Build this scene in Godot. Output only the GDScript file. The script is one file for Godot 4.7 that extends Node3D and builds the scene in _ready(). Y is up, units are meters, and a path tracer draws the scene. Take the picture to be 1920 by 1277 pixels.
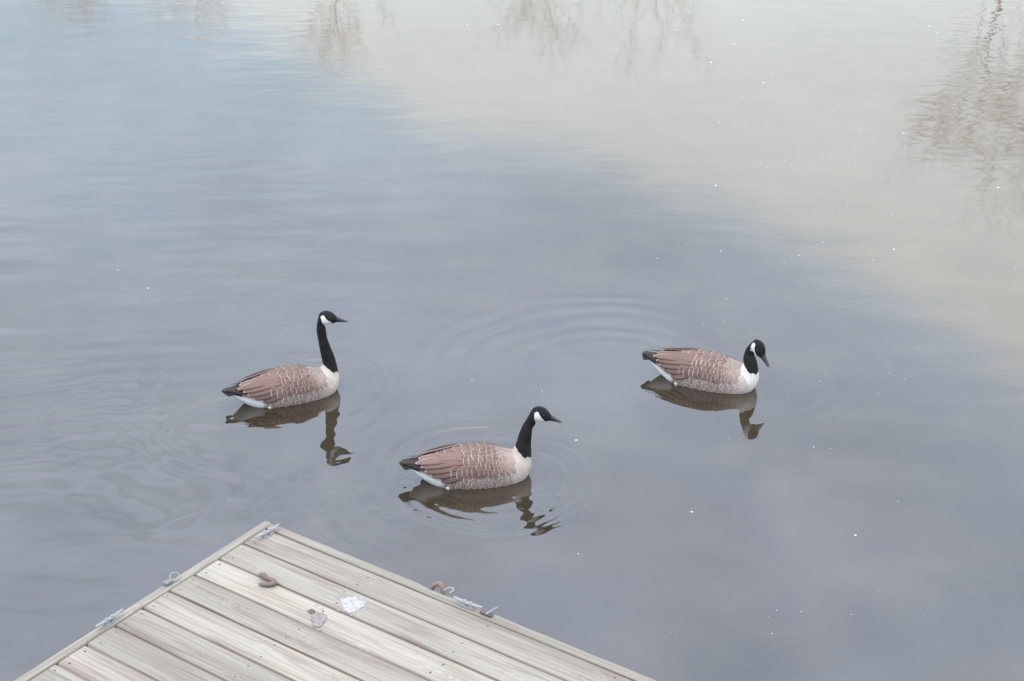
extends Node3D

# ---------------------------------------------------------------- helpers
var taken := {}
var rng := RandomNumberGenerator.new()
var ripple := FastNoiseLite.new()
var blotch := FastNoiseLite.new()

func numbered(called: String, parent: Node) -> String:
	var key := str(parent.get_instance_id()) + called
	var n: int = taken.get(key, 0)
	taken[key] = n + 1
	return called if n == 0 else "%s_%03d" % [called, n]

func put(o: Node3D, called: String, parent: Node = self) -> Node3D:
	o.name = numbered(called, parent)
	parent.add_child(o, true)
	return o

func part(called: String, mesh: Mesh, m: Material, parent: Node = self) -> MeshInstance3D:
	var o := MeshInstance3D.new()
	o.mesh = mesh
	o.material_override = m
	put(o, called, parent)
	return o

func tag(o: Node, label: String, category: String, group := "", kind := "") -> void:
	if label: o.set_meta("label", label)
	if category: o.set_meta("category", category)
	if group: o.set_meta("group", group)
	if kind: o.set_meta("kind", kind)

func lin(r: float, g: float, b: float) -> Color:
	return Color(r, g, b).linear_to_srgb()

func mat(c: Color, rough := 0.8, vertex := false, metal := 0.0) -> StandardMaterial3D:
	var m := StandardMaterial3D.new()
	m.albedo_color = c
	m.roughness = rough
	m.metallic = metal
	m.vertex_color_use_as_albedo = vertex
	return m

# Collects grids, fans and boxes; smooth normals come from the faces. Front faces run clockwise.
class Shape:
	var v := PackedVector3Array()
	var c := PackedColorArray()
	var uv := PackedVector2Array()
	var ix := PackedInt32Array()

	func grid(rows: int, cols: int, pts: PackedVector3Array, tint: PackedColorArray, closed := false, uvs := PackedVector2Array()) -> void:
		var o := v.size()
		v.append_array(pts)
		c.append_array(tint)
		if uvs.size(): uv.append_array(uvs)
		for i in rows - 1:
			for j in (cols if closed else cols - 1):
				var k := (j + 1) % cols
				var a := o + i * cols + j
				var b := o + i * cols + k
				var d := o + (i + 1) * cols + j
				var e := o + (i + 1) * cols + k
				ix.append_array([a, b, e, a, e, d])

	func fan(centre: Vector3, ring: PackedVector3Array, tint: Color, flip := false) -> void:
		var o := v.size()
		v.append(centre)
		v.append_array(ring)
		for i in ring.size() + 1: c.append(tint)
		for i in ring.size():
			var a := o + 1 + i
			var b := o + 1 + (i + 1) % ring.size()
			if flip: ix.append_array([o, b, a])
			else: ix.append_array([o, a, b])

	# a tube through points with radii
	func tube(path: PackedVector3Array, radii: PackedFloat32Array, tint: Color, sides := 8, flat := 1.0) -> void:
		var pts := PackedVector3Array()
		var tints := PackedColorArray()
		var n := path.size()
		for i in n:
			var t := (path[mini(i + 1, n - 1)] - path[maxi(i - 1, 0)]).normalized()
			var s := t.cross(Vector3.UP if absf(t.y) < 0.9 else Vector3.RIGHT).normalized()
			var u := s.cross(t)
			for j in sides:
				var a := TAU * j / sides
				pts.append(path[i] + (s * cos(a) + u * sin(a) * flat) * radii[i])
				tints.append(tint)
		grid(n, sides, pts, tints, true)
		var first := pts.slice(0, sides)
		var last := pts.slice((n - 1) * sides)
		fan(path[0], first, tint, true)
		fan(path[n - 1], last, tint)

	# a box with chamfered edges, each face flat
	func block(at: Vector3, size: Vector3, ch: float, tint := Color.WHITE, turn := Basis()) -> void:
		var h := size / 2.0
		var prof := [Vector2(-h.y, ch), Vector2(-h.y + ch, 0.0), Vector2(h.y - ch, 0.0), Vector2(h.y, ch)]
		var pts := PackedVector3Array()
		var tints := PackedColorArray()
		for p in prof:
			var x: float = h.x - p.y
			var z: float = h.z - p.y
			for q in [Vector2(x - ch, z), Vector2(x, z - ch), Vector2(x, -z + ch), Vector2(x - ch, -z), Vector2(-x + ch, -z), Vector2(-x, -z + ch), Vector2(-x, z - ch), Vector2(-x + ch, z)]:
				pts.append(at + turn * Vector3(q.x, p.x, q.y))
				tints.append(tint)
		grid(4, 8, pts, tints, true)
		fan(at - turn * Vector3(0, h.y, 0), pts.slice(0, 8), tint, true)
		fan(at + turn * Vector3(0, h.y, 0), pts.slice(24, 32), tint)

	func mesh(smooth := true) -> ArrayMesh:
		if not smooth:
			var v2 := PackedVector3Array()
			var c2 := PackedColorArray()
			var u2 := PackedVector2Array()
			for i in ix:
				v2.append(v[i])
				c2.append(c[i])
				if uv.size(): u2.append(uv[i])
			v = v2
			c = c2
			uv = u2
			ix = PackedInt32Array(range(v.size()))
		var n := PackedVector3Array()
		n.resize(v.size())
		for k in range(0, ix.size(), 3):
			var a := ix[k]
			var b := ix[k + 1]
			var d := ix[k + 2]
			var f := (v[d] - v[a]).cross(v[b] - v[a])
			n[a] += f
			n[b] += f
			n[d] += f
		for i in n.size():
			n[i] = n[i].normalized() if n[i].length_squared() > 1e-20 else Vector3.UP
		var arr := []
		arr.resize(Mesh.ARRAY_MAX)
		arr[Mesh.ARRAY_VERTEX] = v
		arr[Mesh.ARRAY_NORMAL] = n
		if c.size() == v.size(): arr[Mesh.ARRAY_COLOR] = c
		if uv.size() == v.size(): arr[Mesh.ARRAY_TEX_UV] = uv
		arr[Mesh.ARRAY_INDEX] = ix
		var m := ArrayMesh.new()
		m.add_surface_from_arrays(Mesh.PRIMITIVE_TRIANGLES, arr)
		return m

# ---------------------------------------------------------------- sky
func sky_light(az: float, el: float) -> Color:
	# hazy overcast: blue-grey cloud deck overhead, a pale cream bank low down whose edge climbs to the right
	var deck := Color(0.99, 1.22, 1.40).lerp(Color(2.18, 2.43, 3.16), smoothstep(2.0, 46.0, el))
	deck = deck.lerp(Color(2.50, 2.38, 2.20), smoothstep(44.0, 80.0, el))
	var wav := blotch.get_noise_2d(az * 3.2, el * 6.5)
	var hue := blotch.get_noise_2d(az * 2.2 + 700.0, el * 5.5 - 90.0)
	# the bank's edge, degrees up: a slope, a short level stretch, then a slope again; it sinks back out of view
	var edge := lerpf(4.0, 16.9, clampf((az + 26.7) / 23.8, 0.0, 1.0)) + 0.5 * smoothstep(-3.0, 4.0, az) + 0.405 * clampf(az - 3.0, 0.0, 35.0) - 0.16 * maxf(0.0, az - 60.0)
	edge += 0.7 * blotch.get_noise_2d(az * 5.0 + 300.0, 7.0)
	var bank := 1.0 - smoothstep(edge - 2.0, edge + 1.3, el + 0.6 * wav)
	var cream := Color(1.60, 1.71, 1.71).lerp(Color(2.36, 2.42, 2.37), smoothstep(8.0, 26.0, el))
	var out := deck * (1.0 + 0.165 * wav)
	out = Color(out.r * (0.985 + 0.035 * hue), out.g * (1.01 - 0.02 * hue), out.b * (1.0 - 0.02 * hue))
	return out.lerp(cream * (1.0 + 0.05 * wav), bank)

func build_sky() -> Sky:
	var w := 768
	var h := 384
	var im := Image.create(w, h, false, Image.FORMAT_RGBF)
	for y in h:
		var el := 90.0 - 180.0 * (y + 0.5) / h
		for x in w:
			var az := 360.0 * (x + 0.5) / w
			if az > 180.0: az -= 360.0
			im.set_pixel(x, y, sky_light(az, maxf(el, 0.0)))
	var m := PanoramaSkyMaterial.new()
	m.panorama = ImageTexture.create_from_image(im)
	var s := Sky.new()
	s.sky_material = m
	return s

# ---------------------------------------------------------------- water
# Each ring: centre, radius, width of the packet, wavelength, height, direction it is strongest in and how widely
var rings := []

func add_ring(x: float, z: float, r: float, w: float, wl: float, a: float, towards := 0.0, spread := 10.0) -> void:
	rings.append([x, z, r, w, TAU / wl, a, deg_to_rad(towards), deg_to_rad(spread)])

func water_height(x: float, z: float) -> float:
	var d := -z
	var far := smoothstep(9.0, 15.0, d)
	var left := 1.0 - smoothstep(-2.2, 0.4, x + 0.10 * (d - 7.0))
	var h := 0.0048 * ripple.get_noise_2d(x * 26.0, z * 75.0) * (0.16 + 1.00 * left) * (1.0 - 0.80 * far)
	h += 0.0013 * ripple.get_noise_2d(x * 95.0 + 40.0, z * 240.0) * (0.07 + 0.70 * left * (1.0 - 0.6 * far) + 0.10 * far)
	h += 0.00011 * ripple.get_noise_2d(x * 520.0 + 70.0, z * 780.0) * (1.0 - far)
	if far > 0.0:
		var right := smoothstep(1.5, 4.5, x)
		h += far * 0.0008 * ripple.get_noise_2d(x * 170.0 - 90.0, z * 230.0 + 11.0) * (0.16 + 0.9 * right)
		h += far * 0.0016 * (0.3 + 0.35 * left + 0.7 * right) * ripple.get_noise_2d(x * 30.0 + 500.0, z * 48.0)
	# swell lines that roll in from the left
	var sw := exp(-pow((x + 3.05) / 0.8, 2.0) - pow((z + 7.2) / 0.75, 2.0))
	if sw > 0.01:
		h += sw * 0.0056 * sin(TAU * (z + 0.12 * x) / 0.20 + 3.0 * ripple.get_noise_2d(x * 30.0, z * 12.0))
	for g in rings:
		var dx: float = x - g[0]
		var dz: float = z - g[1]
		var r := sqrt(dx * dx + dz * dz)
		var q: float = (r - g[2]) / g[3]
		if absf(q) < 2.5:
			var m := 1.0
			if g[7] < 3.0:
				var off := absf(angle_difference(atan2(-dz, dx), g[6]))
				m = 1.0 - smoothstep(g[7] * 0.45, g[7], off)
			if m > 0.0:
				h += 1.6 * g[5] * m * exp(-q * q) * cos(g[4] * (r - g[2]) + 1.8 * ripple.get_noise_2d(x * 60.0, z * 60.0))
	# choppy water left behind by the two paddling geese
	for p in [[-1.55, -7.38, 0.34, 1.0], [-0.50, -6.52, 0.34, 0.85], [-0.95, -6.32, 0.45, 0.9], [0.07, -6.2, 0.3, 0.35]]:
		var e: float = (pow(x - p[0], 2.0) + pow(z - p[1], 2.0)) / (p[2] * p[2])
		if e < 5.0:
			h += p[3] * exp(-e) * (0.0016 * ripple.get_noise_2d(x * 300.0 + z * 120.0, z * 420.0) + 0.0024 * ripple.get_noise_2d(x * 150.0 + 9.0, z * 190.0 + x * 60.0))
	# a few straight wavelets that cross below the left goose
	var s1 := exp(-(pow(x + 1.02, 2.0) + pow(z + 6.72, 2.0)) / 0.14)
	if s1 > 0.02:
		h += s1 * 0.0008 * sin(TAU * (x * 0.88 - z * 0.47) / 0.16)
	var u := (x + 1.64) * 0.59 - (z + 6.22) * 0.81
	var n := (x + 1.64) * 0.81 + (z + 6.22) * 0.59
	var s2 := exp(-u * u / 0.035 - n * n / 0.0040)
	if s2 > 0.02:
		h += s2 * 0.0065
	return h

func build_water() -> void:
	add_ring(0.58, -7.86, 1.00, 0.24, 0.19, 0.0007, 125.0, 80.0)
	add_ring(0.58, -7.86, 0.62, 0.14, 0.16, 0.0004, 100.0, 120.0)
	# bow rings of the left goose and the long ring it drags behind
	add_ring(-1.22, -7.62, 0.40, 0.060, 0.13, 0.0019, 35.0, 110.0)
	add_ring(-1.30, -7.55, 0.58, 0.09, 0.13, 0.0009, 40.0, 120.0)
	add_ring(-1.43, -7.00, 0.56, 0.065, 0.13, 0.0020, 150.0, 90.0)
	add_ring(-1.25, -7.55, 0.95, 0.20, 0.19, 0.0017, 205.0, 60.0)
	add_ring(-1.15, -7.55, 1.45, 0.26, 0.24, 0.0020, 210.0, 55.0)
	# the nearest goose: small rings before its breast, a wide fan behind it that runs under the dock's corner
	add_ring(-0.17, -6.66, 0.46, 0.08, 0.14, 0.0021, 130.0, 80.0)
	add_ring(0.06, -6.62, 0.22, 0.06, 0.08, 0.0008, -20.0, 110.0)
	add_ring(0.06, -6.62, 0.36, 0.06, 0.08, 0.0005, -20.0, 100.0)
	add_ring(-0.12, -6.55, 0.42, 0.12, 0.085, 0.0008, -85.0, 110.0)
	add_ring(0.10, -6.75, 0.95, 0.14, 0.17, 0.0009, 200.0, 50.0)
	add_ring(0.15, -6.80, 1.28, 0.20, 0.20, 0.0010, 206.0, 40.0)
	add_ring(0.20, -6.85, 1.65, 0.22, 0.23, 0.0017, 203.0, 32.0)
	add_ring(1.46, -7.70, 0.45, 0.12, 0.12, 0.0003, 20.0, 120.0)
	var rows := PackedFloat32Array()
	var d := 3.9
	while d < 27.0:
		rows.append(d)
		d *= 1.0019
	var nc := 560
	var half := 0.60
	var pts := PackedVector3Array()
	for r in rows:
		for j in nc:
			var x := r * (2.0 * half * j / (nc - 1) - half)
			pts.append(Vector3(x, water_height(x, -r), -r))
	var nr := rows.size()
	var nrm := PackedVector3Array()
	nrm.resize(pts.size())
	for i in nr:
		var i0 := maxi(i - 1, 0)
		var i1 := mini(i + 1, nr - 1)
		for j in nc:
			var a := pts[i * nc + maxi(j - 1, 0)]
			var b := pts[i * nc + mini(j + 1, nc - 1)]
			var e := pts[i0 * nc + j]
			var f := pts[i1 * nc + j]
			nrm[i * nc + j] = (b - a).cross(f - e).normalized()
	var ix := PackedInt32Array()
	for i in nr - 1:
		for j in nc - 1:
			var a := i * nc + j
			ix.append_array([a, a + nc, a + nc + 1, a, a + nc + 1, a + 1])
	# the sheet runs on outwards from the rim of the finely rippled part, to the horizon
	var rim := PackedInt32Array()
	for j in nc: rim.append(j)
	for i in range(1, nr): rim.append(i * nc + nc - 1)
	for j in range(nc - 2, -1, -1): rim.append((nr - 1) * nc + j)
	for i in range(nr - 2, 0, -1): rim.append(i * nc)
	var mid := Vector3(0, 0, -14)
	var o := pts.size()
	for k in rim:
		var q := mid + (pts[k] - mid) * 60.0
		pts.append(Vector3(q.x, 0.0, q.z))
		nrm.append(Vector3.UP)
	for k in rim.size():
		var k2 := (k + 1) % rim.size()
		ix.append_array([rim[k], rim[k2], o + k2, rim[k], o + k2, o + k])
	var arr := []
	arr.resize(Mesh.ARRAY_MAX)
	arr[Mesh.ARRAY_VERTEX] = pts
	arr[Mesh.ARRAY_NORMAL] = nrm
	arr[Mesh.ARRAY_INDEX] = ix
	var mesh := ArrayMesh.new()
	mesh.add_surface_from_arrays(Mesh.PRIMITIVE_TRIANGLES, arr)
	var m := mat(Color.WHITE, 0.03)
	m.metallic_specular = 0.70
	var nt := NoiseTexture2D.new()
	nt.width = 512
	nt.height = 512
	nt.seamless = true
	var fn := FastNoiseLite.new()
	fn.seed = 4
	fn.frequency = 0.006
	fn.fractal_octaves = 4
	nt.noise = fn
	var ramp := Gradient.new()
	ramp.set_color(0, lin(0.025, 0.0195, 0.012))
	ramp.set_color(1, lin(0.050, 0.040, 0.026))
	nt.color_ramp = ramp
	m.albedo_texture = nt
	m.uv1_triplanar = true
	m.uv1_world_triplanar = true
	m.uv1_scale = Vector3(0.42, 0.42, 0.42)
	var w := part("water", mesh, m)
	tag(w, "calm murky brown pond water mirroring the sky, with rings round the geese", "water", "", "structure")

# ---------------------------------------------------------------- goose
const FRONT := 10
var st := []          # stations of the goose being built: Tx, Ty, Bx, By, half width, yaw
var pivot_x := 0.0
var head_at := Vector2.ZERO
var head_pitch := 0.0
var head_first := 0
var collar := 9.2

func head_point(f: float, u: float) -> Vector2:
	return head_at + Vector2(f * cos(head_pitch) + u * sin(head_pitch), -f * sin(head_pitch) + u * cos(head_pitch))

func head_local(p: Vector2) -> Vector2:
	var q := p - head_at
	return Vector2(q.x * cos(head_pitch) - q.y * sin(head_pitch), q.x * sin(head_pitch) + q.y * cos(head_pitch))

func station(s: float) -> PackedFloat32Array:
	var i := clampi(int(s), 0, st.size() - 2)
	var t := s - i
	var a: Array = st[maxi(i - 1, 0)]
	var b: Array = st[i]
	var c: Array = st[i + 1]
	var d: Array = st[mini(i + 2, st.size() - 1)]
	var out := PackedFloat32Array()
	for k in 6:
		out.append(0.5 * (2.0 * b[k] + (c[k] - a[k]) * t + (2.0 * a[k] - 5.0 * b[k] + 4.0 * c[k] - d[k]) * t * t + (3.0 * b[k] - a[k] - 3.0 * c[k] + d[k]) * t * t * t))
	return out

func flat_point(e: PackedFloat32Array, phi: float, n: float) -> Vector3:
	var cy := cos(phi)
	var sy := sin(phi)
	var y := signf(cy) * pow(absf(cy), 2.0 / n)
	var z := signf(sy) * pow(absf(sy), 2.0 / n)
	return Vector3((e[0] + e[2]) / 2.0 + (e[0] - e[2]) / 2.0 * y, (e[1] + e[3]) / 2.0 + (e[1] - e[3]) / 2.0 * y, e[4] * z)

func turned(p: Vector3, yaw: float) -> Vector3:
	var dx := p.x - pivot_x
	return Vector3(pivot_x + dx * cos(yaw) - p.z * sin(yaw), p.y, dx * sin(yaw) + p.z * cos(yaw))

func surf(s: float, phi: float) -> Vector3:
	var e := station(s)
	return turned(flat_point(e, phi, lerpf(2.35, 2.0, smoothstep(6.5, 9.0, s))), e[5])

func surf_normal(s: float, phi: float) -> Vector3:
	var a := surf(s + 0.06, phi) - surf(s - 0.06, phi)
	var b := surf(s, phi + 0.04) - surf(s, phi - 0.04)
	var n := a.cross(b).normalized()
	var e := station(s)
	var mid := Vector3((e[0] + e[2]) / 2.0, (e[1] + e[3]) / 2.0, 0)
	return n if n.dot(surf(s, phi) - mid) > 0.0 else -n

const BLACK := Color(0.0125, 0.0122, 0.0130)
const WHITE_F := Color(0.70, 0.685, 0.65)
const CREAM := Color(0.46, 0.40, 0.355)
const BROWN := Color(0.148, 0.092, 0.075)
const EDGE := Color(0.37, 0.285, 0.24)
const TAN := Color(0.225, 0.168, 0.142)
const PALE := Color(0.50, 0.42, 0.37)
var breast := Color(0.42, 0.37, 0.33)

func inside(p: Vector2, poly: PackedVector2Array) -> bool:
	return Geometry2D.is_point_in_polygon(p, poly)

func body_colour(s: float, phi: float, p: Vector3) -> Color:
	var under := absf(wrapf(phi, -PI, PI))       # 0 along the back, PI along the belly
	var j := ripple.get_noise_3d(p.x * 900.0, p.y * 900.0, p.z * 900.0)
	if s > head_first - 0.6:
		var q := head_local(Vector2(p.x, p.y)) + Vector2(j, -j) * 0.0022
		if inside(q, PackedVector2Array([Vector2(-0.034, 0.010), Vector2(-0.026, 0.021), Vector2(-0.014, 0.020), Vector2(-0.004, 0.006), Vector2(0.010, -0.006), Vector2(0.030, -0.019), Vector2(0.036, -0.036), Vector2(0.004, -0.050), Vector2(-0.016, -0.043), Vector2(-0.026, -0.018)])):
			return WHITE_F
		return BLACK * (1.0 + 0.35 * j)
	if s > collar + 0.26 * j + 0.10 * cos(phi * 2.0):
		return BLACK * (1.0 + 0.5 * j)
	var back := BROWN.lerp(TAN, smoothstep(1.2, 1.9, under))
	if s < 3.0:
		back = back.lerp(WHITE_F, smoothstep(1.35, 1.75, under) * (1.0 - smoothstep(2.5, 3.0, s)))
		if s < 1.3 and under < 1.5: back = BLACK * 1.6
	var on := s + 0.30 * smoothstep(1.2, 2.2, under) + 0.25 * j
	var c := back.lerp(CREAM, smoothstep(6.5, 7.6, on)).lerp(breast, smoothstep(7.3, 8.3, on))
	return c * (1.0 + 0.10 * j + 0.06 * sin(p.x * 520.0 + 30.0 * p.y + 3.0 * j))

# One feather: a thin curved vane with a rounded tip and a pale fringe. centre and side give its spine and half width.
func vane(sh: Shape, spine: PackedVector3Array, side: PackedVector3Array, up: PackedVector3Array, col: Color, fringe: Color, bow: float, fringe_from := 0.74, side_fringe := 0.9, shade_side := 0.0) -> void:
	var across := [-1.0, -fringe_from - 0.05, -fringe_from + 0.08, -0.03, 0.03, fringe_from - 0.08, fringe_from + 0.05, 1.0]
	var along := [0.0, 0.25, 0.5, 0.68, 0.80, 0.88, 0.925, 0.95, 0.98, 1.0]
	var pts := PackedVector3Array()
	var tints := PackedColorArray()
	var n := spine.size() - 1
	for t in along:
		var f: float = t * n
		var i := mini(int(f), n - 1)
		var k := f - i
		var p := spine[i].lerp(spine[i + 1], k)
		var sd := side[i].lerp(side[i + 1], k)
		var u := up[i].lerp(up[i + 1], k)
		var w: float = 0.72 + 0.28 * smoothstep(0.0, 0.5, t)
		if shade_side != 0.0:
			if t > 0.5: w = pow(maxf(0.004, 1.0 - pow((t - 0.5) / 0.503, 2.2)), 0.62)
		elif t > 0.66: w = pow(maxf(0.002, 1.0 - pow((t - 0.66) / 0.342, 2.6)), 0.36)
		for a in across:
			pts.append(p + sd * (a * w) - u * (bow * a * a * w * w))
			var pale: bool = t > (0.94 if shade_side == 0.0 else 0.955)
			var c: Color = fringe if pale else col * (1.0 + 0.16 * (0.5 - t))
			if not pale and absf(a) > fringe_from: c = c.lerp(fringe, lerpf(0.06, side_fringe, smoothstep(0.55, 0.85, t)))
			if not pale and a * shade_side > 0.70: c = col * 0.45  # lower edge painted dark, as the shadow line between overlapping quills
			if absf(a) < 0.04 and not pale: c = c.lerp(fringe, 0.10)
			tints.append(c)
	sh.grid(along.size(), across.size(), pts, tints)

# A contour feather that lies on the body at (s, phi) and points to the tail.
func lay(sh: Shape, s0: float, phi0: float, length: float, half: float, drift: float, lift: float, col: Color, fringe: Color, fringe_from := 0.70, side_fringe := 0.55) -> void:
	var spine := PackedVector3Array()
	var side := PackedVector3Array()
	var up := PackedVector3Array()
	var step := (surf(s0 + 0.1, phi0) - surf(s0 - 0.1, phi0)).length() / 0.2
	for k in 5:
		var t := k / 4.0
		var s := s0 - length * t / maxf(step, 0.01)
		var phi := phi0 + drift * t
		var nrm := surf_normal(s, phi)
		spine.append(surf(s, phi) + nrm * (0.0012 + lift * t))
		var b := surf(s, phi + 0.03) - surf(s, phi - 0.03)
		side.append(b.normalized() * half)
		up.append(nrm)
	vane(sh, spine, side, up, col, fringe, half * half * 4.7, fringe_from, side_fringe)

# A long quill from a to b, bowed outwards; out is the way its flat side faces.
func quill(sh: Shape, a: Vector3, b: Vector3, out: Vector3, half: float, bow: float, col: Color, fringe: Color, fringe_from := 0.74, shade_side := 0.0) -> void:
	var spine := PackedVector3Array()
	var side := PackedVector3Array()
	var up := PackedVector3Array()
	var along := (b - a).normalized()
	var sd := along.cross(out).normalized()
	var u := sd.cross(along).normalized()
	if u.dot(out) < 0.0: u = -u
	for k in 6:
		var t := k / 5.0
		spine.append(a.lerp(b, t) + u * (bow * 4.0 * t * (1.0 - t)))
		side.append(sd * half)
		up.append(u)
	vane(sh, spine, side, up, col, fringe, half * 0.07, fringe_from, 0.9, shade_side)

var plumage: StandardMaterial3D
var horn: StandardMaterial3D
var eye_m: StandardMaterial3D

func vary(c: Color, by := 0.16) -> Color:
	var k := 1.0 + rng.randf_range(-by, by)
	return Color(c.r * k, c.g * k * rng.randf_range(0.98, 1.02), c.b * k * rng.randf_range(0.97, 1.03))

# necks: centre line of the neck above the collar; at/pitch: place and tilt of the head; yaw: turn of the head to the right
func goose(label: String, where: Vector3, heading: float, size: float, necks: Array, at: Vector2, pitch: float, yaw: float, breast_c: Color, pick: int) -> Node3D:
	rng.seed = 900 + pick
	breast = breast_c
	head_at = at
	head_pitch = deg_to_rad(pitch)
	var turn := deg_to_rad(yaw)
	st = [
		[-0.335, 0.116, -0.335, 0.108, 0.022, 0.0],
		[-0.290, 0.131, -0.285, 0.058, 0.050, 0.0],
		[-0.215, 0.150, -0.210, 0.000, 0.088, 0.0],
		[-0.120, 0.172, -0.120, -0.045, 0.117, 0.0],
		[-0.020, 0.186, -0.020, -0.060, 0.134, 0.0],
		[0.080, 0.182, 0.090, -0.070, 0.134, 0.0],
		[0.158, 0.160, 0.200, -0.058, 0.120, 0.0],
		[0.208, 0.146, 0.290, -0.014, 0.098, 0.0],
		[0.232, 0.148, 0.330, 0.050, 0.074, 0.0],
		[0.243, 0.172, 0.334, 0.104, 0.054, 0.05 * turn],
	]
	var line := [Vector2(0.289, 0.136)]
	line.append_array(necks)
	var top: Vector2 = head_point(-0.030, -0.012)
	line.append(top)
	pivot_x = top.x
	var n := necks.size()
	for k in n:
		var c: Vector2 = line[k + 1]
		var dir: Vector2 = (line[k + 2] - line[k]).normalized()
		var across := Vector2(-dir.y, dir.x)
		var f := float(k) / maxf(1.0, n - 1)
		var half := lerpf(0.0390, 0.0270, smoothstep(0.0, 0.75, f))
		var t: Vector2 = c + across * half
		var b: Vector2 = c - across * half
		st.append([t.x, t.y, b.x, b.y, half * 0.97, turn * lerpf(0.15, 0.85, f)])
	head_first = st.size()
	for q in [[-0.047, 0.010, -0.014, -0.044, 0.0275], [-0.036, 0.030, 0.008, -0.042, 0.0305], [-0.010, 0.042, 0.026, -0.037, 0.0325], [0.022, 0.037, 0.040, -0.032, 0.0285], [0.046, 0.020, 0.051, -0.027, 0.0205], [0.058, 0.010, 0.060, -0.023, 0.0145], [0.062, 0.003, 0.062, -0.016, 0.006]]:
		var t := head_point(q[0], q[1])
		var b := head_point(q[2], q[3])
		st.append([t.x, t.y, b.x, b.y, q[4], turn])
	var root := Node3D.new()
	put(root, "canada_goose")
	root.position = where
	root.rotation_degrees.y = heading
	root.scale = Vector3.ONE * size
	tag(root, label, "goose", "geese swimming on the pond")

	# the body, neck and head: one continuous skin
	var rows := (st.size() - 1) * 14 + 1
	var cols := 84
	var sh := Shape.new()
	var pts := PackedVector3Array()
	var tints := PackedColorArray()
	for i in rows:
		var s := (st.size() - 1.0) * i / (rows - 1)
		var e := station(s)
		var pw := lerpf(2.35, 2.0, smoothstep(6.5, 9.0, s))
		for j in cols:
			var phi := TAU * j / cols
			var p := flat_point(e, phi, pw)
			tints.append(body_colour(s, phi, p))
			if s > 6.0 and s < head_first:
				p += Vector3(0, 0, signf(p.z)) * 0.0012 * ripple.get_noise_3d(p.x * 300.0, p.y * 500.0, p.z * 300.0)
			pts.append(turned(p, e[5]))
	sh.grid(rows, cols, pts, tints, true)
	sh.fan(surf(0.0, 0.0), pts.slice(0, cols), tints[0], true)
	sh.fan(surf(st.size() - 1.001, 0.0), pts.slice((rows - 1) * cols), BLACK)
	part("body", sh.mesh(), plumage, root)

	# bill
	sh = Shape.new()
	pts = PackedVector3Array()
	tints = PackedColorArray()
	for q in [[0.044, 0.016, 0.046, -0.026, 0.0165], [0.056, 0.011, 0.056, -0.024, 0.0142], [0.074, 0.005, 0.074, -0.0225, 0.0126], [0.094, -0.003, 0.094, -0.020, 0.0118], [0.111, -0.0085, 0.111, -0.0190, 0.0112], [0.121, -0.012, 0.121, -0.0190, 0.0088], [0.126, -0.0148, 0.126, -0.0180, 0.003]]:
		var t := head_point(q[0], q[1])
		var b := head_point(q[2], q[3])
		for j in 16:
			var p := flat_point(PackedFloat32Array([t.x, t.y, b.x, b.y, q[4], 0.0]), TAU * j / 16.0, 2.2)
			pts.append(turned(p, turn))
			tints.append(Color(0.020, 0.020, 0.022))
	sh.grid(7, 16, pts, tints, true)
	sh.fan((pts[96] + pts[104]) / 2.0, pts.slice(96), Color(0.02, 0.02, 0.022))
	part("bill", sh.mesh(), horn, root)

	# eyes
	for sg in [1.0, -1.0]:
		var ball := SphereMesh.new()
		ball.radius = 0.0062
		ball.height = 0.0124
		ball.radial_segments = 16
		ball.rings = 8
		var eye := part("eye", ball, eye_m, root)
		var q := head_point(0.017, 0.011)
		eye.position = turned(Vector3(q.x, q.y, sg * 0.0272), turn)

	# contour feathers of the back between the wings
	sh = Shape.new()
	for k in 13:
		var f := k / 12.0
		var s := lerpf(7.9, 2.5, pow(f, 0.85))
		var m: int = 5 if k % 2 == 0 else 4
		for i in m:
			var phi := deg_to_rad((i - (m - 1) / 2.0) * lerpf(17.0, 15.0, f) + rng.randf_range(-2, 2))
			lay(sh, s + rng.randf_range(-0.06, 0.06), phi, lerpf(0.036, 0.095, f), lerpf(0.016, 0.030, f), rng.randf_range(-0.05, 0.05), lerpf(0.0020, 0.0035, f), vary(BROWN.lerp(CREAM, 0.45 * (1.0 - smoothstep(0.0, 0.3, f)))), vary(EDGE, 0.08), 0.72)
	tag(part("back_plumage", sh.mesh(), plumage, root), "", "", "", "stuff")

	for sg in [1.0, -1.0]:
		# flank feathers: pale-tipped bars that rise from the waterline over the folded wing's lower edge
		sh = Shape.new()
		for k in 18:
			var f := k / 17.0
			var s := lerpf(8.0, 3.75, f)
			for i in 4:
				var phi := deg_to_rad(lerpf(74.0, 91.0, f) + i * 11.5 + (5.0 if k % 2 else 0.0) + rng.randf_range(-2, 2))
				var col := TAN.lerp(CREAM, 0.75 * (1.0 - smoothstep(0.0, 0.4, f)))
				lay(sh, s + rng.randf_range(-0.05, 0.05) - 0.13 * i, sg * phi, lerpf(0.036, 0.074, f), lerpf(0.0185, 0.0225, f), -sg * lerpf(0.08, 0.26, f), lerpf(0.002, 0.0065, f), vary(col, 0.10), vary(PALE, 0.14), 0.76, 0.75)
		tag(part("flank_plumage", sh.mesh(), plumage, root), "", "", "", "stuff")
		# folded wing: small shoulder coverts, then rows of large ones, then the long secondaries and the dark primaries
		sh = Shape.new()
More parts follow.
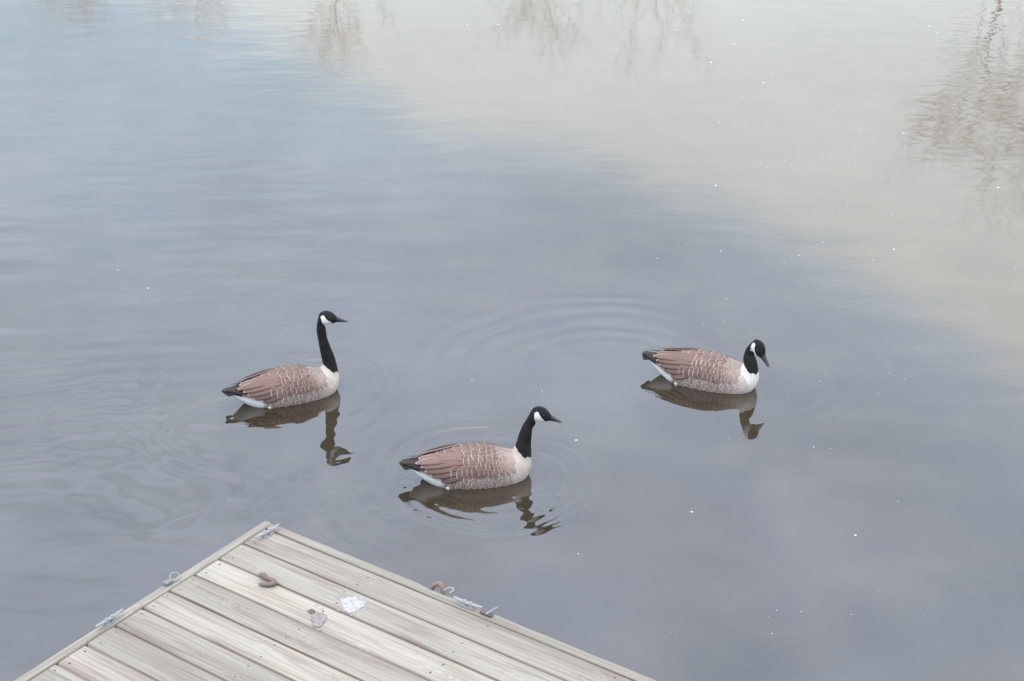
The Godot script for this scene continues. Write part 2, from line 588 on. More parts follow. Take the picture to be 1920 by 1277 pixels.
		for k in 7:
			var f := k / 6.0
			var s := lerpf(7.6, 6.05, f)
			var m := 4
			for i in m:
				var phi := deg_to_rad(lerpf(26.0, 80.0, (i + (0.5 if k % 2 else 0.0)) / m) + rng.randf_range(-2, 2))
				lay(sh, s + rng.randf_range(-0.04, 0.04), sg * phi, lerpf(0.036, 0.050, f), lerpf(0.0185, 0.0225, f), 0.0, lerpf(0.003, 0.006, f) * (0.4 if i == 0 else 1.0), vary(BROWN.lerp(CREAM, 0.40 * (1.0 - f))), vary(EDGE, 0.10), 0.70, 0.45)
		var wing := part("wing", sh.mesh(), plumage, root)
		var many := 9
		for k in many:
			var f := float(k) / (many - 1)
			var s := lerpf(5.86, 3.95, f)
			var m := 3 if k < 4 else 2
			for i in m:
				var wide: float = (0.0235 if m == 3 else 0.0350)
				var phi := deg_to_rad(lerpf(lerpf(30.0, 26.0, f), lerpf(82.0, 86.0, f), (i + 0.46 + (0.10 if k % 2 else 0.0)) / m) + rng.randf_range(-1.0, 1.0))
				sh = Shape.new()
				lay(sh, s + rng.randf_range(-0.03, 0.03) + 0.30 * (float(i) / m - 0.3), sg * phi, lerpf(0.058, 0.092, f), wide, sg * rng.randf_range(-0.04, 0.03), lerpf(0.0075, 0.011, f) * (0.35 if i == 0 else 1.0), vary(BROWN), vary(EDGE, 0.16), 0.90, 0.85)
				part("wing_feather", sh.mesh(), plumage, wing)
		var ends := [Vector3(-0.160, 0.060, 0.112), Vector3(-0.212, 0.086, 0.097), Vector3(-0.242, 0.106, 0.083), Vector3(-0.262, 0.124, 0.068), Vector3(-0.288, 0.138, 0.050), Vector3(-0.270, 0.151, 0.026)]
		var starts := [78.0, 68.0, 56.0, 44.0, 33.0, 20.0]
		for i in 6:
			sh = Shape.new()
			var a := surf(3.75, sg * deg_to_rad(starts[i])) + surf_normal(3.75, sg * deg_to_rad(starts[i])) * 0.005
			var b := Vector3(ends[i].x, ends[i].y, sg * ends[i].z)
			var out := surf_normal(2.7, sg * deg_to_rad(starts[i]))
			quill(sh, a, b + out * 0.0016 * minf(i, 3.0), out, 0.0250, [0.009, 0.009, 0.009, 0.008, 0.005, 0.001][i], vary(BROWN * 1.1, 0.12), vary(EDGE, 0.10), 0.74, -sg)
			part("wing_feather", sh.mesh(), plumage, wing)
		for i in 3:
			sh = Shape.new()
			quill(sh, Vector3(-0.235, 0.134 - 0.010 * i, sg * (0.046 + 0.009 * i)), Vector3(-0.362 + 0.03 * i, 0.138 - 0.007 * i, sg * (0.014 + 0.014 * i)), Vector3(0, 0.85, sg * 0.5), 0.0135, 0.006, vary(Color(0.045, 0.034, 0.030)), Color(0.085, 0.066, 0.058), 0.85)
			part("wing_feather", sh.mesh(), plumage, wing)
		# leg that shows at the waterline behind the flank
		sh = Shape.new()
		sh.tube(PackedVector3Array([Vector3(-0.098, 0.030, sg * 0.104), Vector3(-0.106, 0.012, sg * 0.115), Vector3(-0.116, -0.012, sg * 0.118), Vector3(-0.130, -0.05, sg * 0.118)]), PackedFloat32Array([0.020, 0.017, 0.010, 0.008]), Color(0.17, 0.125, 0.11), 10)
		sh.tube(PackedVector3Array([Vector3(-0.112, 0.030, sg * 0.100), Vector3(-0.124, 0.012, sg * 0.112), Vector3(-0.130, -0.01, sg * 0.112)]), PackedFloat32Array([0.016, 0.014, 0.006]), WHITE_F * 0.8, 10)
		part("leg", sh.mesh(), plumage, root)

	# tail fan
	sh = Shape.new()
	sh.tube(PackedVector3Array([Vector3(-0.20, 0.125, 0), Vector3(-0.25, 0.124, 0), Vector3(-0.29, 0.120, 0)]), PackedFloat32Array([0.03, 0.034, 0.02]), BLACK * 2.0, 12, 0.4)
	var tail := part("tail", sh.mesh(), plumage, root)
	for i in 9:
		sh = Shape.new()
		var f := (i - 4) / 4.0
		quill(sh, Vector3(-0.235, 0.126, 0.018 * f), Vector3(-0.375 + 0.024 * absf(f), 0.120 - 0.010 * absf(f), 0.052 * f), Vector3(0, 1, 0.25 * f), 0.0155, 0.003, vary(Color(0.017, 0.015, 0.0155)), Color(0.032, 0.029, 0.029), 0.85)
		part("tail_feather", sh.mesh(), plumage, tail)
	return root

# ---------------------------------------------------------------- dock
func grain_texture(kind: int) -> Array:
	# weathered softwood: fine fibre, growth rings that bend round the knots, brownish stain
	var w := 1408
	var h := 72
	var r := RandomNumberGenerator.new()
	r.seed = 70 + kind
	var knots := []
	for i in 6 + kind % 3:
		knots.append([r.randf_range(0.15, 3.0), r.randf_range(-0.055, 0.055), r.randf_range(0.020, 0.055), r.randf_range(0.008, 0.015), r.randf_range(2.5, 5.0)])
	var off := kind * 137.0
	var streaky := r.randf_range(0.22, 0.46)
	var bytes := PackedByteArray()
	bytes.resize(w * h * 3)
	var light := Vector3(0.652, 0.632, 0.590)
	var dark := Vector3(0.440, 0.415, 0.385)
	var stain := Vector3(0.510, 0.452, 0.425)
	var at := 0
	var bend := r.randf_range(-8.0, 8.0)
	var centre := r.randf_range(-0.05, 0.05)
	for y in h:
		var v := ((y + 0.5) / h - 0.5) * 0.142
		for x in w:
			var u := 3.2 * (x + 0.5) / w
			var f := v * 58.0 + 0.6 * bend * exp(-pow((v - centre) / 0.028, 2.0)) * (0.5 + 0.5 * blotch.get_noise_2d(u * 22.0 + off, off)) + 2.2 * blotch.get_noise_2d(u * 26.0 + off, v * 420.0)
			var core := 0.0
			for k in knots:
				var du: float = (u - k[0]) / k[2]
				var dv: float = (v - k[1]) / k[3]
				var e := du * du + dv * dv
				if e < 9.0:
					var g := exp(-e * 0.8)
					f += k[4] * g
					core = maxf(core, g * g)
			var line := 0.5 + 0.5 * sin(TAU * f)
			line = line * line * (0.35 + 0.9 * core + 0.65 * smoothstep(-0.35, 0.5, blotch.get_noise_2d(u * 45.0 + off + 90.0, v * 900.0)))
			var fibre := ripple.get_noise_2d(u * 90.0 + off, v * 9000.0) + 0.7 * ripple.get_noise_2d(u * 40.0 - off, v * 4200.0)
			var patch := smoothstep(0.05, 0.6, blotch.get_noise_2d(u * 60.0 - off, v * 520.0 + off) + 0.5 * exp(-u * 7.0))
			var t := clampf(0.26 + streaky * (line - 0.3) + 0.26 * fibre - 0.22 * core + 0.34 * blotch.get_noise_2d(u * 18.0 + off, v * 160.0 - off), -0.2, 1.0)
			var c := light.lerp(dark, t)
			c = c.lerp(stain, clampf(0.85 * patch * (0.45 + 0.55 * line + 0.4 * fibre), 0.0, 0.8))
			c = c.lerp(Vector3(0.45, 0.365, 0.335), 0.8 * smoothstep(0.0635, 0.0700, absf(v) + 0.002 * fibre))
			bytes[at] = int(clampf(c.x, 0, 1) * 255.0)
			bytes[at + 1] = int(clampf(c.y, 0, 1) * 255.0)
			bytes[at + 2] = int(clampf(c.z, 0, 1) * 255.0)
			at += 3
	var im := Image.create_from_data(w, h, false, Image.FORMAT_RGB8, bytes)
	return [ImageTexture.create_from_image(im)]

# A board along x with eased edges; wear eats into its far edge (z0 side).
func board(x0: float, x1: float, z0: float, z1: float, y: float, thick: float, ease: float, wear := 0.0, seedling := 0.0) -> ArrayMesh:
	var prof := [Vector2(0, -thick), Vector2(0, -ease), Vector2(ease * 0.3, -ease * 0.3), Vector2(ease, 0.0), Vector2(0.5, 0.0008), Vector2(-ease, 0.0), Vector2(-ease * 0.3, -ease * 0.3), Vector2(0, -ease), Vector2(0, -thick)]
	var sh := Shape.new()
	var pts := PackedVector3Array()
	var uvs := PackedVector2Array()
	var tints := PackedColorArray()
	var xs := PackedFloat32Array([x0, x0 + ease * 0.3, x0 + ease])
	var n := 40 if wear > 0.0 else 8
	for i in range(1, n): xs.append(lerpf(x0, x1, float(i) / n))
	xs.append_array([x1 - ease, x1 - ease * 0.3, x1])
	var wide := z1 - z0
	for i in xs.size():
		var drop := 0.0
		var pull := 0.0
		if i == 0 or i == xs.size() - 1:
			drop = ease
			pull = ease * 0.4
		elif i == 1 or i == xs.size() - 2:
			drop = ease * 0.3
			pull = ease * 0.1
		for k in prof.size():
			var q: Vector2 = prof[k]
			var z: float = (z0 + q.x) if k < 4 else ((z0 + z1) / 2.0 if k == 4 else z1 + q.x)
			if k < 4: z += pull + wear * maxf(0.0, ripple.get_noise_2d(xs[i] * 220.0 + seedling, seedling) + 0.55 * ripple.get_noise_2d(xs[i] * 900.0, seedling))
			elif k > 4: z -= pull
			pts.append(Vector3(xs[i], y + q.y - (drop if q.y > -thick else 0.0) * (1.0 if q.y > -ease * 0.9 else 0.0), z))
			uvs.append(Vector2(xs[i] / 3.2, (z - z0) / maxf(wide, 0.142)))
			tints.append(Color.WHITE)
	sh.grid(xs.size(), prof.size(), pts, tints, false, uvs)
	# end grain
	for e in [0, xs.size() - 1]:
		var ring := pts.slice(e * prof.size(), (e + 1) * prof.size())
		var o := sh.v.size()
		for q in ring:
			sh.v.append(q)
			sh.c.append(Color.WHITE)
			sh.uv.append(Vector2(0.002, 0.3))
		for k in range(1, ring.size() - 1):
			if e == 0: sh.ix.append_array([o, o + k, o + k + 1])
			else: sh.ix.append_array([o, o + k + 1, o + k])
	return sh.mesh(false)

func cleat(dock: Node3D, at: Vector3, turn: float, zinc: Material, label: String) -> void:
	# galvanised mooring cleat: foot plate, two short posts, two tapering horns; a bolt head in each post
	var sh := Shape.new()
	sh.tube(PackedVector3Array([Vector3(-0.084, 0.036, 0), Vector3(-0.080, 0.0355, 0), Vector3(-0.045, 0.031, 0), Vector3(-0.018, 0.028, 0), Vector3(0.018, 0.028, 0), Vector3(0.045, 0.031, 0), Vector3(0.080, 0.0355, 0), Vector3(0.084, 0.036, 0)]), PackedFloat32Array([0.004, 0.0065, 0.0088, 0.0108, 0.0108, 0.0088, 0.0065, 0.004]), Color.WHITE, 12, 0.8)
	var c := part("cleat", sh.mesh(), zinc, dock)
	c.position = at
	c.rotation_degrees.y = turn
	c.scale = Vector3(0.84, 0.66, 0.84)
	if label: c.set_meta("label", label)
	sh = Shape.new()
	sh.block(Vector3(0, 0.0035, 0), Vector3(0.078, 0.007, 0.030), 0.003)
	for sx in [-0.017, 0.017]:
		sh.tube(PackedVector3Array([Vector3(sx * 1.25, 0.005, 0), Vector3(sx, 0.014, 0), Vector3(sx, 0.028, 0)]), PackedFloat32Array([0.014, 0.0105, 0.0105]), Color.WHITE, 12)
	part("foot", sh.mesh(), zinc, c)
	for sx in [-0.017, 0.017]:
		sh = Shape.new()
		sh.tube(PackedVector3Array([Vector3(sx, 0.034, 0), Vector3(sx, 0.040, 0), Vector3(sx, 0.0435, 0)]), PackedFloat32Array([0.0095, 0.0090, 0.0055]), Color.WHITE, 12)
		part("bolt", sh.mesh(), zinc, c)
	sh = Shape.new()
	for q in [Vector2(-0.026, 0.0105), Vector2(0.026, 0.0105), Vector2(0.0, 0.0108)]:
		sh.tube(PackedVector3Array([Vector3(q.x, 0.006, q.y), Vector3(q.x, 0.0082, q.y)]), PackedFloat32Array([0.0032, 0.0030]), Color.WHITE, 8)
	part("screw", sh.mesh(), mat(lin(0.10, 0.09, 0.085), 0.6), c)

func build_dock() -> Node3D:
	var dock := Node3D.new()
	put(dock, "floating_dock")
	dock.position = Vector3(-1.117, 0.413, -5.503)
	dock.rotation_degrees.y = -34.3
	tag(dock, "weathered grey plank dock corner reaching into the water with metal cleats", "dock")
	var woods := []
	for k in 7:
		var m := mat(Color.WHITE, 0.85)
		m.albedo_texture = grain_texture(k)[0]
		woods.append(m)
	var r := RandomNumberGenerator.new()
	r.seed = 5
	var order := [1, 0, 2, 5, 3, 4, 6, 0, 2, 5, 1, 3, 6, 4]
	var tones := [0.98, 0.97, 1.05, 0.97, 1.03, 0.97, 0.96, 1.04, 0.96, 1.0, 0.97, 1.02, 0.97, 1.0]
	for k in 14:
		var z := 0.0505 + 0.146 * k
		var m: StandardMaterial3D = woods[order[k]].duplicate()
		var t: float = tones[k]
		m.albedo_color = Color(t * 0.93, t * 0.92, t * 0.90)
		m.uv1_offset = Vector3(0.11 * k, 0, 0)
		part("plank", board(0.0505, 3.3, z + 0.0042, z + 0.1418, r.randf_range(-0.0018, 0.0012), 0.030, 0.0080), m, dock)
	# rim boards set on edge round the planks
	var rimwood: StandardMaterial3D = woods[3].duplicate()
	rimwood.albedo_color = Color(0.90, 0.895, 0.875)
	var rimwood_2: StandardMaterial3D = woods[6].duplicate()
	rimwood_2.albedo_color = Color(0.91, 0.905, 0.885)
	var rim := part("edge_board", board(-2.2, 0.0, 0.0, 0.0452, 0.001, 0.19, 0.009), rimwood, dock)
	rim.rotation_degrees.y = 90.0
	rim = part("edge_board", board(0.047, 3.3, 0.0, 0.0455, -0.001, 0.19, 0.005, 0.012, 33.0), rimwood_2, dock)
	# the framing under the planks closes the gaps
	var under := mat(lin(0.40, 0.28, 0.245), 0.95)
	for k in 9:
		var sh := Shape.new()
		sh.block(Vector3(0.24 + 0.378 * k, -0.0335, 1.12), Vector3(0.374, 0.034, 2.12), 0.003)
		part("joist", sh.mesh(false), under, dock)
	for x in [0.5, 2.2]:
		var sh := Shape.new()
		sh.block(Vector3(x + 0.2, -0.30, 1.1), Vector3(1.2, 0.34, 1.9), 0.03)
		part("float", sh.mesh(false), mat(lin(0.03, 0.03, 0.032), 0.6), dock)
	# grit packed into the gaps between the planks
	var grit := Shape.new()
	for k in 14:
		grit.block(Vector3(1.68, -0.0180, 0.0505 + 0.146 * k), Vector3(3.24, 0.018, 0.0080), 0.001)
	tag(part("packed_grit", grit.mesh(false), mat(lin(0.27, 0.200, 0.180), 0.95), dock), "", "", "", "stuff")
	# nail heads near the plank ends
	var nails := Shape.new()
	for k in 13:
		for q in [Vector2(0.035, 0.03), Vector2(0.035, 0.112), Vector2(0.62, 0.035), Vector2(0.63, 0.108), Vector2(1.23, 0.034), Vector2(1.22, 0.11), Vector2(1.83, 0.03), Vector2(1.83, 0.11)]:
			if r.randf() < 0.12: continue
			var p := Vector3(0.052 + q.x + r.randf_range(-0.012, 0.012), 0.0, 0.0505 + 0.146 * k + q.y + r.randf_range(-0.008, 0.008))
			nails.tube(PackedVector3Array([p, p + Vector3(0, 0.0022, 0)]), PackedFloat32Array([0.0042, 0.0034]), Color.WHITE, 8)
	tag(part("nail_heads", nails.mesh(false), mat(lin(0.085, 0.075, 0.07), 0.7), dock), "", "", "", "stuff")
	var zinc := mat(lin(0.26, 0.27, 0.265), 0.65, false, 0.1)
	cleat(dock, Vector3(0.098, 0.0, 0.088), 86.0, zinc, "cleat on the first plank by the corner")
	cleat(dock, Vector3(0.022, 0.001, 0.925), 90.0, zinc, "cleat on the left edge board")
	cleat(dock, Vector3(1.150, 0.0, 0.024), 2.0, zinc, "cleat on the right edge board")
	# ring on a small block, on the left edge board
	var b := Shape.new()
	b.block(Vector3(0.016, 0.010, 0.605), Vector3(0.026, 0.018, 0.036), 0.003)
	var eye := part("ring_plate", b.mesh(false), mat(lin(0.19, 0.19, 0.185), 0.55, false, 0.2), dock)
	b = Shape.new()
	var loop := PackedVector3Array()
	var thick := PackedFloat32Array()
	for k in 21:
		var a := TAU * k / 20.0
		loop.append(Vector3(0.018 + 0.015 * sin(a), 0.020 - 0.0095 * sin(a), 0.568 + 0.022 * cos(a)))
		thick.append(0.0030)
	b.tube(loop, thick, Color.WHITE, 8)
	part("ring", b.mesh(), zinc, eye)
	# bent pin on the right edge board
	b = Shape.new()
	b.block(Vector3(1.245, 0.007, 0.026), Vector3(0.058, 0.012, 0.020), 0.003)
	var pin_plate := part("pin_plate", b.mesh(false), mat(lin(0.11, 0.10, 0.095), 0.6, false, 0.2), dock)
	b = Shape.new()
	b.tube(PackedVector3Array([Vector3(1.250, 0.012, 0.036), Vector3(1.262, 0.022, 0.022), Vector3(1.282, 0.036, -0.002)]), PackedFloat32Array([0.0045, 0.0042, 0.0036]), Color.WHITE, 8)
	part("pin", b.mesh(), zinc, pin_plate)
	# rusty bracket and white hook fixed to the outside of the right edge board
	b = Shape.new()
	b.tube(PackedVector3Array([Vector3(0.925, -0.03, -0.012), Vector3(0.938, -0.004, -0.026), Vector3(0.962, 0.010, -0.032), Vector3(0.985, 0.002, -0.026), Vector3(0.994, -0.03, -0.014)]), PackedFloat32Array([0.009, 0.011, 0.012, 0.011, 0.009]), Color.WHITE, 10)
	var bracket := part("bracket", b.mesh(), mat(lin(0.205, 0.135, 0.112), 0.85), dock)
	b = Shape.new()
	b.tube(PackedVector3Array([Vector3(1.000, 0.0, -0.012), Vector3(1.010, 0.008, -0.030), Vector3(1.030, 0.008, -0.038), Vector3(1.038, 0.004, -0.024), Vector3(1.030, 0.0, -0.010)]), PackedFloat32Array([0.004, 0.0045, 0.0045, 0.0045, 0.004]), Color.WHITE, 8)
	part("hook", b.mesh(), zinc, bracket)
	return dock

func blob(outline: Array, thick: float, m: Material, called: String, place: Transform3D, grow := 1.0) -> MeshInstance3D:
	# an irregular film with a rounded rim that lies on the planks
	var sh := Shape.new()
	var pts := PackedVector3Array()
	var tints := PackedColorArray()
	var n := 84
	var curve := Curve2D.new()
	for k in outline.size() + 1:
		var p: Vector2 = outline[k % outline.size()]
		var a: Vector2 = outline[(k - 1 + outline.size()) % outline.size()]
		var c: Vector2 = outline[(k + 1) % outline.size()]
		curve.add_point(p, (a - c) * 0.16, (c - a) * 0.16)
	for step in [[1.0, 0.0], [0.97, 0.5], [0.85, 0.8], [0.68, 0.9], [0.5, 0.9], [0.32, 0.9], [0.15, 1.0]]:
		for k in n:
			var p := curve.sample_baked(curve.get_baked_length() * k / n) * grow
			p *= 1.0 + 0.24 * ripple.get_noise_2d(p.x * 900.0 + 50.0, p.y * 900.0) + 0.12 * ripple.get_noise_2d(p.x * 3200.0, p.y * 3200.0)
			var wob := 1.0 + 0.25 * ripple.get_noise_2d(p.x * 2000.0, p.y * 2000.0)
			var q: Vector2 = p * step[0]
			pts.append(Vector3(q.x, 0.0004 + thick * step[1] * wob, q.y))
			# thin where the wood shows through
			var worn := 1.0 - 0.34 * smoothstep(0.0, 0.5, ripple.get_noise_2d(q.x * 1300.0 + 20.0, q.y * 1900.0)) - (0.22 if step[0] > 0.95 else 0.0)
			tints.append(Color(worn, worn * 0.985, worn * 0.96))
	sh.grid(7, n, pts, tints, true)
	sh.fan(Vector3(0, thick + 0.0004, 0), pts.slice(6 * n), Color.WHITE)
	var r := RandomNumberGenerator.new()
	r.seed = outline.size()
	for k in 16:
		var a := r.randf() * TAU
		var c := Vector2(cos(a), sin(a)) * r.randf_range(0.075, 0.115) * grow
		var rr := r.randf_range(0.0016, 0.0045)
		var dot := PackedVector3Array()
		for q in 8: dot.append(Vector3(c.x + rr * cos(TAU * q / 8.0) * r.randf_range(0.7, 1.3), 0.0003, c.y + rr * sin(TAU * q / 8.0)))
		sh.fan(Vector3(c.x, 0.0011, c.y), dot, Color.WHITE)
	var o := part(called, sh.mesh(), m)
	o.transform = place
	return o

# ---------------------------------------------------------------- far bank
func grow(sh: Shape, from: Vector3, dir: Vector3, length: float, radius: float, depth: int, r: RandomNumberGenerator) -> void:
	var path := PackedVector3Array([from])
	var radii := PackedFloat32Array([radius])
	var p := from
	var d := dir
	var segs := 4 if depth > 1 else 3
	for k in segs:
		d = (d + Vector3(r.randf_range(-0.2, 0.2), r.randf_range(-0.05, 0.16), r.randf_range(-0.2, 0.2))).normalized()
		p += d * length / segs
		path.append(p)
		radii.append(radius * lerpf(1.0, 0.45, (k + 1.0) / segs))
	sh.tube(path, radii, Color.WHITE, 4)
	if depth <= 0: return
	var kids := 4 if depth > 1 else 5
	for k in kids:
		var at := r.randf_range(0.3, 1.0) * segs
		var i := mini(int(at), segs - 1)
		var q := path[i].lerp(path[i + 1], at - i)
		var side := Vector3(r.randf_range(-1, 1), r.randf_range(-0.3, 0.7), r.randf_range(-1, 1)).normalized()
		grow(sh, q, (d * 0.75 + side * 0.85).normalized(), length * r.randf_range(0.5, 0.72), radius * 0.55, depth - 1, r)

func tree(label: String, at: Vector3, height: float, bark: Material, twig: Material, seedling: int) -> void:
	var r := RandomNumberGenerator.new()
	r.seed = seedling
	var o := Node3D.new()
	put(o, "bare_tree")
	o.position = at
	tag(o, label, "tree", "bare trees on the far bank")
	var sh := Shape.new()
	var path := PackedVector3Array()
	var radii := PackedFloat32Array()
	var p := Vector3.ZERO
	for k in 7:
		path.append(p)
		radii.append(height * lerpf(0.007, 0.0008, k / 6.0))
		p += Vector3(r.randf_range(-0.04, 0.04) * height, height * 0.095, r.randf_range(-0.04, 0.04) * height)
	sh.tube(path, radii, Color.WHITE, 8)
	part("trunk", sh.mesh(), bark, o)
	sh = Shape.new()
	for k in 17:
		var f := r.randf_range(1.6, 6.0)
		var i := mini(int(f), 5)
		var q := path[i].lerp(path[i + 1], f - i)
		var a := TAU * (k * 0.382 + r.randf() * 0.1)
		grow(sh, q, Vector3(cos(a), r.randf_range(0.6, 1.7), sin(a)).normalized(), height * lerpf(0.27, 0.22, f / 6.0), height * 0.0010, 3, r)
	tag(part("branches", sh.mesh(), twig, o), "", "", "", "stuff")

func build_bank() -> void:
	var sh := Shape.new()
	var pts := PackedVector3Array()
	var tints := PackedColorArray()
	var ds := [36.0, 38.0, 40.0, 45.0, 60.0, 140.0, 520.0]
	var hs := [-0.5, 0.0, 0.4, 0.7, 1.0, 1.6, 3.0]
	for i in 7:
		for j in 41:
			var x: float = (j - 20) * 26.0
			pts.append(Vector3(x, hs[i] + (0.25 * ripple.get_noise_2d(x * 2.0, i * 30.0) if i > 1 else 0.0), -ds[i] - 2.5 * ripple.get_noise_2d(x * 3.0, 5.0)))
			tints.append(Color(0.15, 0.125, 0.08))
	sh.grid(7, 41, pts, tints)
	tag(part("far_bank", sh.mesh(), mat(Color.WHITE, 0.95, true)), "dry grass bank on the far side of the pond", "bank", "", "structure")

func _ready() -> void:
	rng.seed = 11
	ripple.seed = 3
	ripple.frequency = 0.02
	ripple.fractal_octaves = 2
	blotch.seed = 8
	blotch.frequency = 0.02
	blotch.fractal_octaves = 3
	# camera, sky, sun, exposure
	var cam := Camera3D.new()
	cam.name = "camera"
	add_child(cam)
	cam.position = Vector3(0, 3.85, 0)
	cam.rotation_degrees = Vector3(-24.8, 0, 0)
	cam.fov = 26.93
	cam.near = 0.05
	cam.far = 2000.0
	cam.current = true
	var env := Environment.new()
	env.background_mode = Environment.BG_SKY
	env.sky = build_sky()
	env.tonemap_mode = Environment.TONE_MAPPER_LINEAR
	env.tonemap_exposure = 1.0
	env.sdfgi_enabled = true
	env.ssao_enabled = true
	env.ssil_enabled = true
	var we := WorldEnvironment.new()
	we.name = "environment"
	we.environment = env
	add_child(we)
	var sun := DirectionalLight3D.new()
	sun.name = "sun"
	sun.light_color = Color(1.0, 0.96, 0.9)
	sun.light_energy = 0.32
	sun.light_angular_distance = 24.0
	sun.shadow_enabled = true
	add_child(sun)
	sun.look_at_from_position(Vector3.ZERO, Vector3(0.45, -1.0, -0.35))

	build_water()
	build_bank()
	var bark := mat(lin(0.62, 0.46, 0.36), 0.9)
	var twig := mat(lin(0.78, 0.54, 0.41), 0.9)
	tree("bare reddish tree mirrored at the top right corner of the pond", Vector3(15.0, 0.6, -44), 12.2, bark, twig, 1)
	tree("bare tree at the outer right end of the far bank", Vector3(18.6, 0.6, -46), 14.2, bark, twig, 2)
	tree("low bare tree mirrored right of the middle of the top edge", Vector3(4.0, 0.6, -44), 7.6, bark, twig, 4)
	tree("low bare tree mirrored at the middle of the top edge", Vector3(0.3, 0.6, -45), 7.4, bark, twig, 5)
	tree("bare tree mirrored left of the middle of the top edge", Vector3(-5.6, 0.6, -44), 7.8, bark, twig, 6)
	tree("bare tree mirrored in the streaks near the top left", Vector3(-10.0, 0.6, -44), 7.0, bark, twig, 7)
	tree("bare tree at the outer left end of the far bank", Vector3(-14.2, 0.6, -45), 6.9, bark, twig, 8)

	var dock := build_dock()
	var on := dock.transform

	plumage = mat(Color.WHITE, 0.78, true)
	plumage.metallic_specular = 0.35
	horn = mat(Color.WHITE, 0.38, true)
	eye_m = mat(lin(0.012, 0.008, 0.006), 0.1)
	goose("canada goose at the left with its neck stretched straight up", Vector3(-1.350, -0.012, -7.54), 24.0, 1.0,
		[Vector2(0.281, 0.195), Vector2(0.266, 0.265), Vector2(0.252, 0.340), Vector2(0.246, 0.410)], Vector2(0.283, 0.478), 6.0, 20.0, Color(0.50, 0.445, 0.385), 1)
	goose("canada goose nearest the dock with its neck leaning forward", Vector3(-0.228, -0.012, -6.60), 7.0, 1.0,
		[Vector2(0.293, 0.195), Vector2(0.302, 0.245), Vector2(0.314, 0.292), Vector2(0.331, 0.322)], Vector2(0.378, 0.366), 16.0, 6.0, Color(0.44, 0.385, 0.335), 2)
	goose("white breasted canada goose at the right bowing its head to the water", Vector3(1.155, -0.012, -7.76), -22.0, 1.03,
		[Vector2(0.279, 0.178), Vector2(0.270, 0.206), Vector2(0.268, 0.232), Vector2(0.276, 0.256)], Vector2(0.326, 0.286), 37.0, 30.0, Color(0.60, 0.575, 0.53), 3)

	# goose droppings and marks on the planks
	var dung := Shape.new()
	dung.tube(PackedVector3Array([Vector3(-0.040, 0.011, -0.026), Vector3(-0.034, 0.014, -0.024), Vector3(-0.014, 0.015, -0.014), Vector3(0.000, 0.015, 0.000), Vector3(0.014, 0.014, 0.010), Vector3(0.030, 0.013, 0.020), Vector3(0.034, 0.012, 0.032), Vector3(0.020, 0.011, 0.040), Vector3(-0.002, 0.010, 0.040), Vector3(-0.022, 0.009, 0.034), Vector3(-0.030, 0.008, 0.030)]), PackedFloat32Array([0.005, 0.0105, 0.0125, 0.0105, 0.0125, 0.0125, 0.0115, 0.0105, 0.0095, 0.008, 0.004]), Color.WHITE, 10)
	for k in dung.v.size():
		dung.v[k] += dung.v[k].normalized() * 0.0060 * ripple.get_noise_3d(dung.v[k].x * 4000.0, dung.v[k].y * 4000.0, dung.v[k].z * 4000.0)
	var dr := part("dropping", dung.mesh(), mat(lin(0.165, 0.122, 0.104), 0.95))
	dr.transform = on * Transform3D(Basis(Vector3.UP, deg_to_rad(34.0)), Vector3(0.345, 0.001, 0.352))
	tag(dr, "curled brown goose dropping lying across a gap between planks", "dropping")
	var white := blob([Vector2(-0.082, -0.066), Vector2(-0.050, -0.062), Vector2(-0.020, -0.080), Vector2(0.020, -0.080), Vector2(0.044, -0.056), Vector2(0.080, -0.038), Vector2(0.086, 0.018), Vector2(0.056, 0.034), Vector2(0.030, 0.066), Vector2(-0.010, 0.068), Vector2(-0.034, 0.044), Vector2(-0.040, 0.004), Vector2(-0.062, -0.040)], 0.0006, mat(lin(0.375, 0.362, 0.345), 0.8, true), "white_splash", on * Transform3D(Basis(Vector3.UP, deg_to_rad(34.0)), Vector3(0.745, 0.0015, 0.288)), 0.74)
	tag(white, "dried white splash spread over the second plank of the dock", "stain")
	var grey := blob([Vector2(-0.036, -0.056), Vector2(0.006, -0.052), Vector2(0.036, -0.034), Vector2(0.034, 0.018), Vector2(0.022, 0.054), Vector2(-0.016, 0.052), Vector2(-0.026, 0.004)], 0.0005, mat(lin(0.225, 0.200, 0.182), 0.55, true), "grey_smear", on * Transform3D(Basis(Vector3.UP, deg_to_rad(34.0)), Vector3(0.700, 0.0015, 0.436)), 0.9)
	tag(grey, "flat grey beige smear beside a small ring mark on the third plank", "stain")
	var rg := Shape.new()
	var loop := PackedVector3Array()
	var thick := PackedFloat32Array()
	for k in 15:
		loop.append(Vector3(0.013 * cos(TAU * k / 14.0), 0.001, 0.009 * sin(TAU * k / 14.0)))
		thick.append(0.0042)
	rg.tube(loop, thick, Color.WHITE, 6, 0.5)
	var ring := part("ring_mark", rg.mesh(), mat(lin(0.13, 0.095, 0.088), 0.9))
	ring.transform = on * Transform3D(Basis(), Vector3(0.645, 0.002, 0.412))
	tag(ring, "small dark brown ring mark on the third plank beside the grey smear", "stain")

	# petals and fluff afloat
	var fl := Shape.new()
	var round_ := PackedVector3Array()
	for k in 9: round_.append(Vector3(cos(TAU * k / 9.0) * (1.0 + 0.2 * sin(k * 2.3)), 0.0, 0.7 * sin(TAU * k / 9.0)))
	fl.fan(Vector3(0.1, 0.35, 0), round_, Color.WHITE)
	var petal_mesh := fl.mesh()
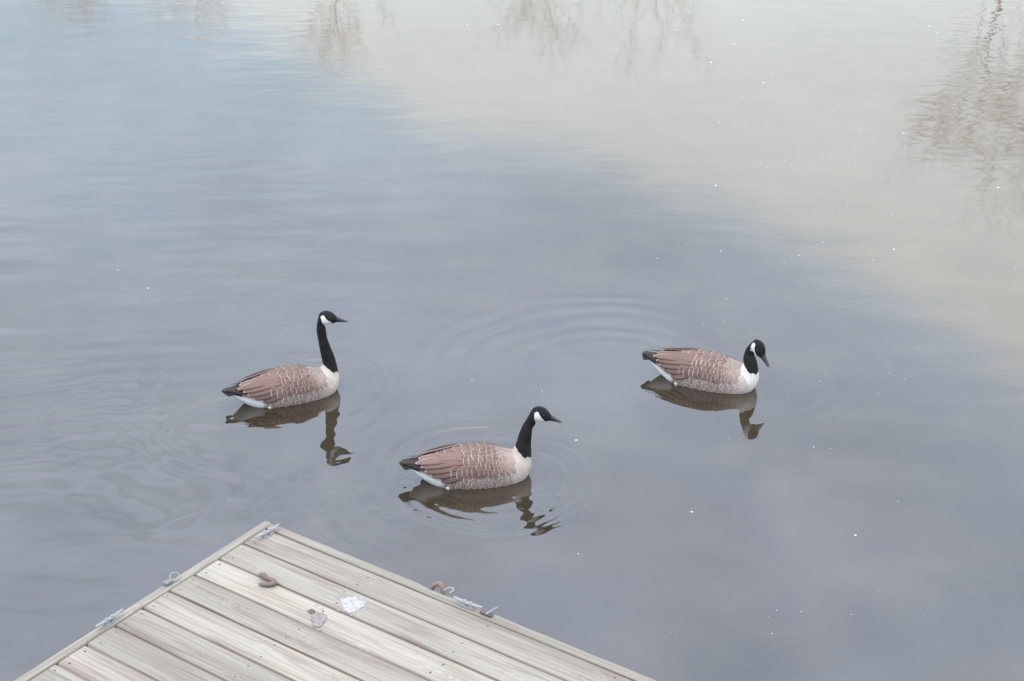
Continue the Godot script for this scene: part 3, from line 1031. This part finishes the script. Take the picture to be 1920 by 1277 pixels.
	var petal_m := mat(lin(0.62, 0.62, 0.60), 0.7)
	var r := RandomNumberGenerator.new()
	r.seed = 21
	var spots := [Vector3(-0.56, -17.7, 2), Vector3(-0.17, -17.7, 2), Vector3(2.91, -17.95, 2), Vector3(2.61, -16.63, 2), Vector3(2.23, -15.75, 2), Vector3(2.67, -14.86, 2), Vector3(5.16, -17.6, 2), Vector3(5.15, -17.2, 2), Vector3(3.69, -12.99, 2), Vector3(4.09, -11.4, 2), Vector3(2.86, -9.96, 2), Vector3(1.72, -11.45, 2), Vector3(0.36, -7.0, 2), Vector3(0.92, -6.24, 2), Vector3(1.71, -6.02, 2), Vector3(-2.55, -9.2, 2), Vector3(1.07, -9.77, 1), Vector3(3.1, -10.3, 1), Vector3(0.18, -7.61, 1), Vector3(-1.48, -8.5, 1), Vector3(1.21, -5.39, 1), Vector3(2.0, -6.34, 1)]
	while spots.size() < 124:
		var d := exp(lerpf(log(5.2), log(18.8), r.randf()))
		var x := r.randf_range(-0.40, 0.40) * d
		var want := 0.14 + 0.86 * smoothstep(-0.12, 0.22, x / d)
		if d < 9.5: want *= 0.62
		if r.randf() > want: continue
		var blocked := x < -0.3 and d < 6.0 or x < 0.6 and d < 5.6
		for g in [Vector2(-1.3, -7.55), Vector2(-0.2, -6.6), Vector2(1.2, -7.75)]:
			if Vector2(x, -d).distance_to(g) < 0.45: blocked = true
		if not blocked: spots.append(Vector3(x, -d, 1))
	var first: MeshInstance3D
	for q in spots:
		var o: MeshInstance3D
		if first == null:
			o = part("petal", petal_mesh, petal_m)
			first = o
		else:
			o = first.duplicate()
			put(o, "petal")
		var sz := (r.randf_range(0.8, 1.7) if q.z < 1.5 else r.randf_range(2.3, 3.0)) * minf(0.0062, -0.0001 - q.y * 0.00041)
		o.transform = Transform3D(Basis(Vector3.UP, r.randf() * TAU).scaled(Vector3.ONE * sz), Vector3(q.x, water_height(q.x, q.y) + 0.001, q.y))
		tag(o, "tiny white petal floating on the pond", "petal", "white petals scattered on the water")
